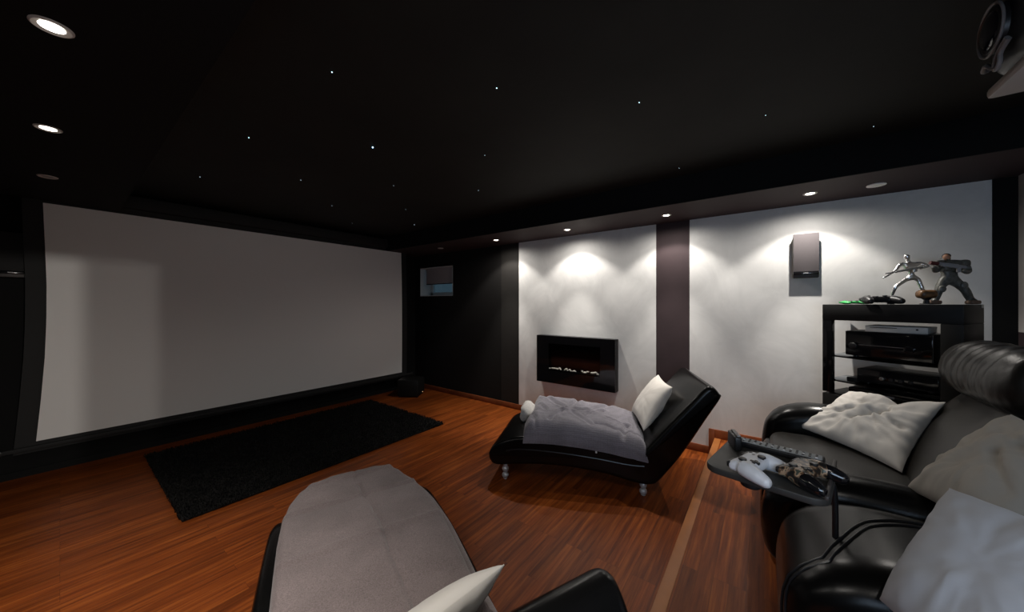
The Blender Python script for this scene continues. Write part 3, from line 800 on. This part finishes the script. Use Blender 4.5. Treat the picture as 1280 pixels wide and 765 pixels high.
# local frame: +x along the front to the viewer's left end, +y = out of the front; origin = centre of the front edge
e = V((math.cos(RA), math.sin(RA), 0)); nrm = V((-math.sin(RA), math.cos(RA), 0))
RW, RD = .34, .33
rc = (V((3.22, -.953, 0))+V((3.56, -.364, 0)))/2
rk = thing('media_rack', 'black open-fronted rack with smoked shelves against the plaster wall', 'rack', (rc.x, rc.y, PZ), RA)
RH = 1.327
def rbx(name, lo, hi, m, bev=.003): return MB().box([(a+b)/2 for a, b in zip(lo, hi)], [b-a for a, b in zip(lo, hi)], bev).build(name, m, rk)
SHZ = [.655, .755, .940]
rbx('top_panel', (-RW, -RD, RH-.12), (RW, 0, RH), M['satin_black'])
rbx('front_post', (RW-.058, -.045, SHZ[0]), (RW, 0, RH-.12), M['gloss_black'])
rbx('side_panel', (-RW, -RD, 0), (-RW+.09, 0, RH-.12), M['satin_black'])
rbx('lower_cabinet', (-RW+.09, -RD, .0), (RW, 0, SHZ[0]-.013), M['satin_black'])
def shelf_outline():
    o = [(-RW+.09, -RD+.01), (-RW+.09, -.015)] + [(-RW+.09+(2*RW-.148)*i/10, -.015+.03*math.sin(PI*i/10)) for i in range(1, 10)] + [(RW-.058, -.015), (RW-.02, -.046), (RW-.02, -RD+.02)]
    return o
for z in SHZ:
    MB().prism(shelf_outline(), z-.012, z, .002, 2, mp=lambda u, v, w: V((u, v, w))).build('shelf', M['smoked'] if z > .7 else M['satin_black'], rk)
MB().box((-RW-.0, -RD+.03, RH-.012), (.004, .03, .02)).build('corner_label', M['cushion_beige'], rk, smooth=False)
RF = Matrix.Translation(rk.location) @ Matrix.Rotation(RA, 4, 'Z')
def on_rack(x, y, z): return RF @ V((x, y, z))
def hifi(name, label, cat, x, y, z, size, kind, m=None, rz=0.):
    t = thing(name, label, cat, on_rack(x, y, z), RA+rz)
    w, dd, h = size; m = m or M['black_plastic']
    MB().box((0, 0, h/2+.008), (w, dd, h-.008), .004).build('case', m, t)
    if kind != 'console':
        MB().box((0, dd/2+.004, h/2+.008), (w+.004, .012, h-.012), .003).build('front_panel', M['gloss_black'], t)
        for sx in (-1, 1):
            for sy in (-1, 1): MB().cyl((sx*(w/2-.04), sy*(dd/2-.04), 0), (sx*(w/2-.04), sy*(dd/2-.04), .012), .014, n=14).build('foot', M['black_plastic'], t)
    return t
r1 = hifi('receiver', 'large black audio receiver on the top shelf under the console', 'receiver', .0, -.17, SHZ[2], (.42, .27, .188), 'r')
MB().cyl((-.115, .146, .085), (-.115, .168, .085), .024, bev=.003).build('volume_knob', M['gloss_black'], r1)
MB().cyl((.165, .146, .085), (.165, .164, .085), .022, bev=.003).build('source_knob', M['black_plastic'], r1)
MB().box((0, .147, .095), (.28, .003, .004)).build('display_line', M['satin_metal'], r1, smooth=False)
gc = thing('game_console', 'slim white game console on top of the large receiver', 'game console', on_rack(-.03, -.15, SHZ[2]+.190), RA+.10)
MB().box((0, 0, .025), (.29, .23, .044), .004).build('case', M['warm_grey_console'], gc)
MB().box((.055, .116, .035), (.13, .003, .004)).build('disc_slot', M['black_plastic'], gc, smooth=False)
MB().cyl((-.10, .113, .030), (-.10, .118, .030), .006, n=16).build('power_button', M['black_plastic'], gc)
MB().box((0, 0, .004), (.26, .20, .008)).build('base_strip', M['black_plastic'], gc, smooth=False)
r2 = hifi('amplifier', 'black amplifier with small knobs on the middle shelf', 'amplifier', -.045, -.17, SHZ[1], (.38, .27, .105), 'r')
for k in range(4): MB().cyl((.06-k*.045, .146, .055), (.06-k*.045, .16, .055), .012, bev=.002).build('knob', M['satin_metal'] if k == 0 else M['black_plastic'], r2)
r4 = thing('set_top_box', 'small flat black box left of the amplifier on the middle shelf', 'set-top box', on_rack(.185, -.12, SHZ[1]), RA)
MB().box((0, 0, .014), (.07, .12, .027), .004).build('case', M['black_plastic'], r4)
r3 = hifi('disc_player', 'flat black disc player on the lowest shelf of the rack', 'disc player', -.02, -.165, SHZ[0], (.42, .27, .06), 'r')
MB().box((.05, .147, .035), (.15, .003, .014)).build('disc_tray', M['grey_plastic'], r3, smooth=False)

# things on top of the rack (top surface is at the viewer's eye height)
def skinned(name, joints, bones, m, parent, root):
    keys = list(joints); me = bpy.data.meshes.new(name)
    me.from_pydata([joints[k][0] for k in keys], [(keys.index(a), keys.index(b)) for a, b in bones], [])
    o = bpy.data.objects.new(name, me); COL.objects.link(o)
    sk = o.modifiers.new('skin', 'SKIN'); sk.use_smooth_shade = True
    o.modifiers.new('sub', 'SUBSURF').levels = 2
    for i, k in enumerate(keys):
        r = joints[k][1]; rr_ = r if isinstance(r, tuple) else (r, r)
        me.skin_vertices[0].data[i].radius = rr_; me.skin_vertices[0].data[i].use_root = (k == root)
    bpy.context.view_layer.update()
    dg = bpy.context.evaluated_depsgraph_get()
    nm = bpy.data.meshes.new_from_object(o.evaluated_get(dg)); nm.name = name
    o.modifiers.clear(); o.data = nm; nm.materials.clear(); nm.materials.append(m)
    for p in nm.polygons: p.use_smooth = True
    o.parent = parent
    return o
# both figurines are built facing the viewer: local +x = picture right, +y = away, z up; rotated to face the camera
FACE = math.radians(-77)   # local x axis direction in the world
def fig_root(name, label, cat, x, y): return thing(name, label, cat, on_rack(x, y, RH+.001), FACE)
f1 = fig_root('silver_figurine', 'polished silver lunging mannequin figurine on the rack', 'figurine', -.02, -.21)
f1.scale = (1.12, 1.12, 1.10)
J = {'hip': ((.045, 0, .172), .015), 'waist': ((.040, -.005, .202), .013), 'chest': ((.030, -.012, .240), (.030, .020)), 'neck': ((.018, -.018, .276), .008), 'head0': ((.012, -.022, .296), .015), 'head1': ((.010, -.024, .318), .015),
     'sl': ((-.015, -.02, .262), .013), 'el': ((-.045, -.03, .215), .008), 'wl': ((-.090, -.04, .180), .006), 'hl': ((-.108, -.045, .168), .006),
     'sr': ((.078, .0, .262), .013), 'er': ((.115, -.01, .238), .009), 'wr': ((.070, -.05, .226), .007), 'hr': ((.050, -.06, .222), .008),
     'pl': ((.020, 0, .160), .013), 'kl': ((-.040, -.02, .112), .011), 'al': ((-.048, .0, .052), .0075), 'tl': ((-.070, -.02, .046), .007),
     'pr': ((.072, .0, .160), .014), 'kr': ((.092, .0, .095), .011), 'ar': ((.128, .01, .025), .0075), 'tr': ((.140, -.012, .006), .007)}
B = [('hip', 'waist'), ('waist', 'chest'), ('chest', 'neck'), ('neck', 'head0'), ('head0', 'head1'), ('chest', 'sl'), ('sl', 'el'), ('el', 'wl'), ('wl', 'hl'), ('chest', 'sr'), ('sr', 'er'), ('er', 'wr'), ('wr', 'hr'),
     ('hip', 'pl'), ('pl', 'kl'), ('kl', 'al'), ('al', 'tl'), ('hip', 'pr'), ('pr', 'kr'), ('kr', 'ar'), ('ar', 'tr')]
skinned('body', J, B, M['bright_chrome'], f1, 'hip')
MB().cyl((-.055, -.055, .205), (.060, -.062, .230), .0065, n=14).cyl((-.10, -.052, .196), (-.055, -.055, .205), .0035, n=10).box((.03, -.06, .214), (.016, .012, .026), .003).build('staff', M['satin_metal'], f1)
MB().cyl((-.052, .0, .0), (-.052, .0, .046), .017, .012, n=18).build('stand', M['black_plastic'], f1)
f2 = fig_root('armoured_figurine', 'dark green-grey armoured toy soldier figurine on the rack', 'figurine', -.218, -.215)
J = {'hip': ((.012, 0, .165), .026), 'waist': ((.012, 0, .195), .028), 'chest': ((.016, 0, .246), (.052, .038)), 'neck': ((.000, -.006, .285), .016), 'head0': ((-.006, -.01, .300), .020), 'head1': ((-.006, -.01, .318), .017),
     'sl': ((-.040, -.012, .262), .022), 'el': ((-.070, -.04, .215), .018), 'wl': ((-.095, -.075, .232), .014), 'hl': ((-.105, -.085, .244), .013),
     'sr': ((.082, .0, .262), .026), 'er': ((.088, -.015, .206), .020), 'wr': ((.050, -.06, .208), .015), 'hr': ((.032, -.07, .212), .013),
     'pl': ((-.018, 0, .150), .027), 'kl': ((-.040, -.01, .092), .022), 'al': ((-.052, .0, .030), .019), 'tl': ((-.068, -.022, .014), .014),
     'pr': ((.042, .0, .150), .027), 'kr': ((.080, -.01, .090), .023), 'ar': ((.112, .01, .030), .020), 'tr': ((.122, -.02, .014), .015)}
skinned('body', J, B, M['olive'], f2, 'hip')
mb = MB(); mb.rbox((.018, .0, .248), (.105, .085, .075), .025, 6).rbox((.074, .0, .262), (.050, .07, .050), .02, 5).rbox((-.044, -.01, .272), (.042, .06, .034), .014, 5); mb.build('armour', M['olive'], f2)
MB().ball((-.009, -.016, .306), .0185, (.85, .9, 1.1)).build('face', M['skin'], f2)
MB().ball((-.003, -.004, .315), .0205, (.98, 1, .85)).build('cap', M['black_plastic'], f2)
mb = MB(); mb.cyl((-.09, -.088, .262), (.04, -.08, .232), .010, n=14).box((-.03, -.085, .246), (.075, .018, .026), .005, rot=Matrix.Rotation(.22, 3, 'Y')).box((.01, -.082, .222), (.018, .014, .040), .004)
mb.build('toy_rifle', M['grey_plastic'], f2)
MB().cyl((-.122, -.09, .268), (-.085, -.088, .260), .012, n=14).build('red_muzzle', M['dark_red'], f2)
for (x, y, z, r) in ((.066, -.024, .122, .020), (-.034, -.030, .100, .019)): MB().ball((x, y, z), r, (.95, .5, 1.2)).build('knee_guard', M['olive_grey'], f2)
for (x, y) in ((-.060, -.008), (.116, -.004)): MB().rbox((x, y, .013), (.050, .058, .026), .010, 5).build('boot', M['boot'], f2)
bl_ = fig_root('leather_ball', 'small brown ball on a dark stand between the two figurines', 'ornament', -.165, -.10)
MB().rbox((0, 0, .066), (.088, .075, .056), .024, 8).build('ball', M['tan'], bl_)
mb = MB(); mb.cyl((0, 0, .0), (0, 0, .006), .030, n=24, bev=.002).cyl((0, 0, .005), (0, 0, .03), .016, .012, n=16).cyl((0, 0, .028), (0, 0, .044), .012, .030, n=20); mb.build('stand', M['black_plastic'], bl_)
gamepad('black gamepad lying at the feet of the silver figurine', on_rack(.045, -.065, RH+.001), FACE+.1, M['black_plastic'], M['black_plastic'], size=1.25)
g = gamepad('small green gamepad at the left end of the rack top', on_rack(.20, -.10, RH+.001), FACE+.25, M['green'], M['green'], size=.95)
g.scale = (1, 1, .55)

# ------------------------------------------------------------------ projector under the ceiling
pj = thing('projector', 'black home cinema projector hanging from the ceiling, top right', 'projector', (1.69, -.82, 0))
MB().rbox((0, 0, 2.365), (.46, .42, .25), .07, 12).build('body', M['black_plastic'], pj)
MB().box((0, -.01, 2.222), (.465, .43, .035), .012).build('underside', M['proj_white'], pj)
MB().cyl((0, 0, 2.48), (0, 0, ZC), .035).build('ceiling_mount', M['black_plastic'], pj)
ln = MB().cyl((.135, .19, 2.395), (.135, .228, 2.395), .075, .070, n=40, bev=.006).build('lens_barrel', M['black_plastic'], pj)
MB().ball((.135, .222, 2.395), .060, (1, .3, 1), 28, 14).build('lens', M['lens'], ln)
MB().tube([(.135+.078*math.cos(a), .226, 2.395+.078*math.sin(a)) for a in [2*PI*i/40 for i in range(40)]], .004, 8, closed=True).build('lens_ring', M['proj_trim'], ln)
MB().tube(chaikin([(.21, .19, 2.31), (.20, .222, 2.285), (.16, .228, 2.30), (.12, .228, 2.262), (.09, .225, 2.25)], 2, False), .006, 8).build('front_trim', M['proj_trim'], pj)
MB().tube(chaikin([(.05, .222, 2.32), (.09, .226, 2.30), (.115, .226, 2.262), (.10, .226, 2.245), (.075, .226, 2.262), (.08, .226, 2.29), (.04, .222, 2.31)], 2, False), .006, 8).build('front_trim', M['proj_trim'], pj)

# ------------------------------------------------------------------ downlights
def downlight(label, x, y, on=True, lens=None):
    t = thing('downlight', label, 'ceiling light', (x, y, ZS), 0, 'round ceiling downlights')
    mb = MB()
    prof = [(.027, -.002), (.040, -.0055), (.045, -.002), (.045, 0), (.027, 0)]
    mb.surf(lambda u, v: V((prof[int(round(v*5)) % 5][0]*math.cos(2*PI*u), prof[int(round(v*5)) % 5][0]*math.sin(2*PI*u), prof[int(round(v*5)) % 5][1])), 40, 5, True, True)
    mb.build('ring', M['lamp_ring'], t)
    MB().cyl((0, 0, -.002), (0, 0, -.0005), .027, n=32).build('lens', M['lamp_on'] if on else M['lamp_off'], t)
    return t
R_ON = [(3.535, -.29), (3.556, .767), (3.55, 1.845), (3.55, 2.92)]
L_ON = [(-.015, 1.79), (-.035, 2.84)]
downlight('lit downlight above the grey wall speaker', *R_ON[0])
downlight('lit downlight above the plum stripe', *R_ON[1])
downlight('lit downlight centred above the fireplace', *R_ON[2])
downlight('lit downlight at the left edge of the fireplace panel', *R_ON[3])
downlight('unlit downlight above the small window', 3.55, 4.04, False)
downlight('large lit downlight in the top left corner of the black soffit', *L_ON[0])
downlight('smaller lit downlight between the large and the unlit one', *L_ON[1])
downlight('unlit downlight just above the left end of the screen', -.05, 3.92, False)
vt = thing('ceiling_disc', 'plain white round disc in the soffit above the rack', 'ceiling disc', (3.56, -.655, ZS))
MB().cyl((0, 0, -.008), (0, 0, 0), .052, n=40, bev=.003).build('cover', M['vent_white'], vt)
MB().cyl((0, 0, -.0095), (0, 0, -.007), .034, n=32).build('centre_plate', M['vent_white'], vt)

# star points
STARS = [(.747, 2.729), (.772, 1.642), (1.331, 1.091), (1.891, .546), (1.879, 1.654), (2.46, -.007), (3.015, -.543), (2.997, .55), (1.855, 2.758), (1.279, 3.293), (2.41, 3.347), (2.425, 2.217), (1.82, 3.87), (.725, 3.909), (2.379, 4.495), (2.946, 3.892)]
o = MB().ball((0, 0, 0), .0042, (1, 1, .6), 12, 8).build('star_light', M['star_bright']); o.location = (1.313, 2.2, ZC-.002)
tag(o, 'brightest blue star light near the middle of the ceiling', 'star light', 'star lights in the black ceiling')
o0 = None
for k, (x, y) in enumerate(STARS):
    if o0 is None: o = o0 = MB().ball((0, 0, 0), .0024, (1, 1, .6), 10, 6).build('star_light', M['star'])
    else: o = o0.copy(); COL.objects.link(o)
    o.location = (x, y, ZC-.001); o.scale = (1, 1, 1) if k < 4 else (.8, .8, .8)
    tag(o, 'faint tiny pale star light in the black ceiling', 'star light', 'star lights in the black ceiling')

# ------------------------------------------------------------------ light
def spot(name, loc, energy, half, blend, col, size=.012, aim=None):
    l = bpy.data.lights.new(name, 'SPOT'); l.energy = energy; l.spot_size = 2*math.radians(half); l.spot_blend = blend; l.color = col; l.shadow_soft_size = size
    o = bpy.data.objects.new(name, l); COL.objects.link(o); o.location = loc
    d = V(aim)-V(loc) if aim else V((0, 0, -1))
    o.rotation_euler = d.to_track_quat('-Z', 'Y').to_euler(); return o
WARM = (1, .945, .875)
for (x, y) in R_ON:
    spot('soffit_lamp_wide', (x, y, ZS-.012), 25, 52, .38, WARM, .012, aim=(x+.15, y, ZS-1.012))
    spot('soffit_lamp_beam', (x, y, ZS-.012), 64, 27, .7, WARM, .012, aim=(x+.02, y, ZS-1.012))
for (x, y) in R_ON: spot('soffit_lamp_spill', (x, y, ZS-.012), 9, 84, .6, WARM, .012)
for (x, y), we in zip(L_ON+[(-.02, .74), (-.02, -.3)], (14, 14, 20, 22)):
    spot('left_lamp_wide', (x, y, ZS-.012), we, 75, 1.0, WARM, .012)
    spot('left_lamp_beam', (x, y, ZS-.012), 55, 36, .85, WARM, .012)
# daylight from the glazed door beside the camera, and the hall lamps beyond the rear doorway
a = bpy.data.lights.new('door_daylight', 'AREA'); a.shape = 'RECTANGLE'; a.size = .7; a.size_y = 1.2; a.energy = 13; a.color = (.60, .77, 1)
o = bpy.data.objects.new('door_daylight', a); COL.objects.link(o); o.location = (XL+.02, -.75, 1.45); o.rotation_euler = (0, math.radians(-90), 0)
for x, en in ((.33, 190), (.2425, 75)):
    spot('hall_lamp', (x, -2.6, 2.3), en, 60, .3, WARM, .012, aim=(.1, 4.9, 1.2))

a = bpy.data.lights.new('doorway_fill', 'AREA'); a.shape = 'RECTANGLE'; a.size = .68; a.size_y = 1.9; a.energy = 7; a.color = (1, .95, .9)  # soft fill light added in the rear doorway to brighten the screen
o = bpy.data.objects.new('doorway_fill', a); COL.objects.link(o); o.location = (-.06, YB-.16, 1.15); o.rotation_euler = (math.radians(90), 0, 0)
a = bpy.data.lights.new('pebble_fill', 'AREA'); a.shape = 'RECTANGLE'; a.size = .02; a.size_y = .75; a.energy = .22; a.color = (1, .9, .8)  # small area light added inside the casing to brighten the pebbles
o = bpy.data.objects.new('pebble_fill', a); COL.objects.link(o); o.location = (3.808, 1.893, .80); o.rotation_euler = (0, math.radians(-20), 0)
wd = bpy.data.worlds.new('world'); sc.world = wd; wd.use_nodes = True
wd.node_tree.nodes['Background'].inputs[0].default_value = (.30, .45, .55, 1)
wd.node_tree.nodes['Background'].inputs[1].default_value = .10

# ------------------------------------------------------------------ camera
cam = bpy.data.cameras.new('camera'); co = bpy.data.objects.new('camera', cam); COL.objects.link(co)
cam.sensor_width = 36; cam.lens = 36*422/1280; cam.clip_start = .02; cam.shift_y = -2.5/1280
co.location = (0, 0, 1.5); co.rotation_euler = (PI/2, 0, -math.radians(53.25))
sc.camera = co
vs_ = sc.view_settings
vs_.view_transform = 'Standard'; vs_.look = 'None'; vs_.gamma = 1; vs_.use_curve_mapping = False; vs_.exposure = 0.25
sc.cycles.max_bounces = 8; sc.cycles.use_denoising = True
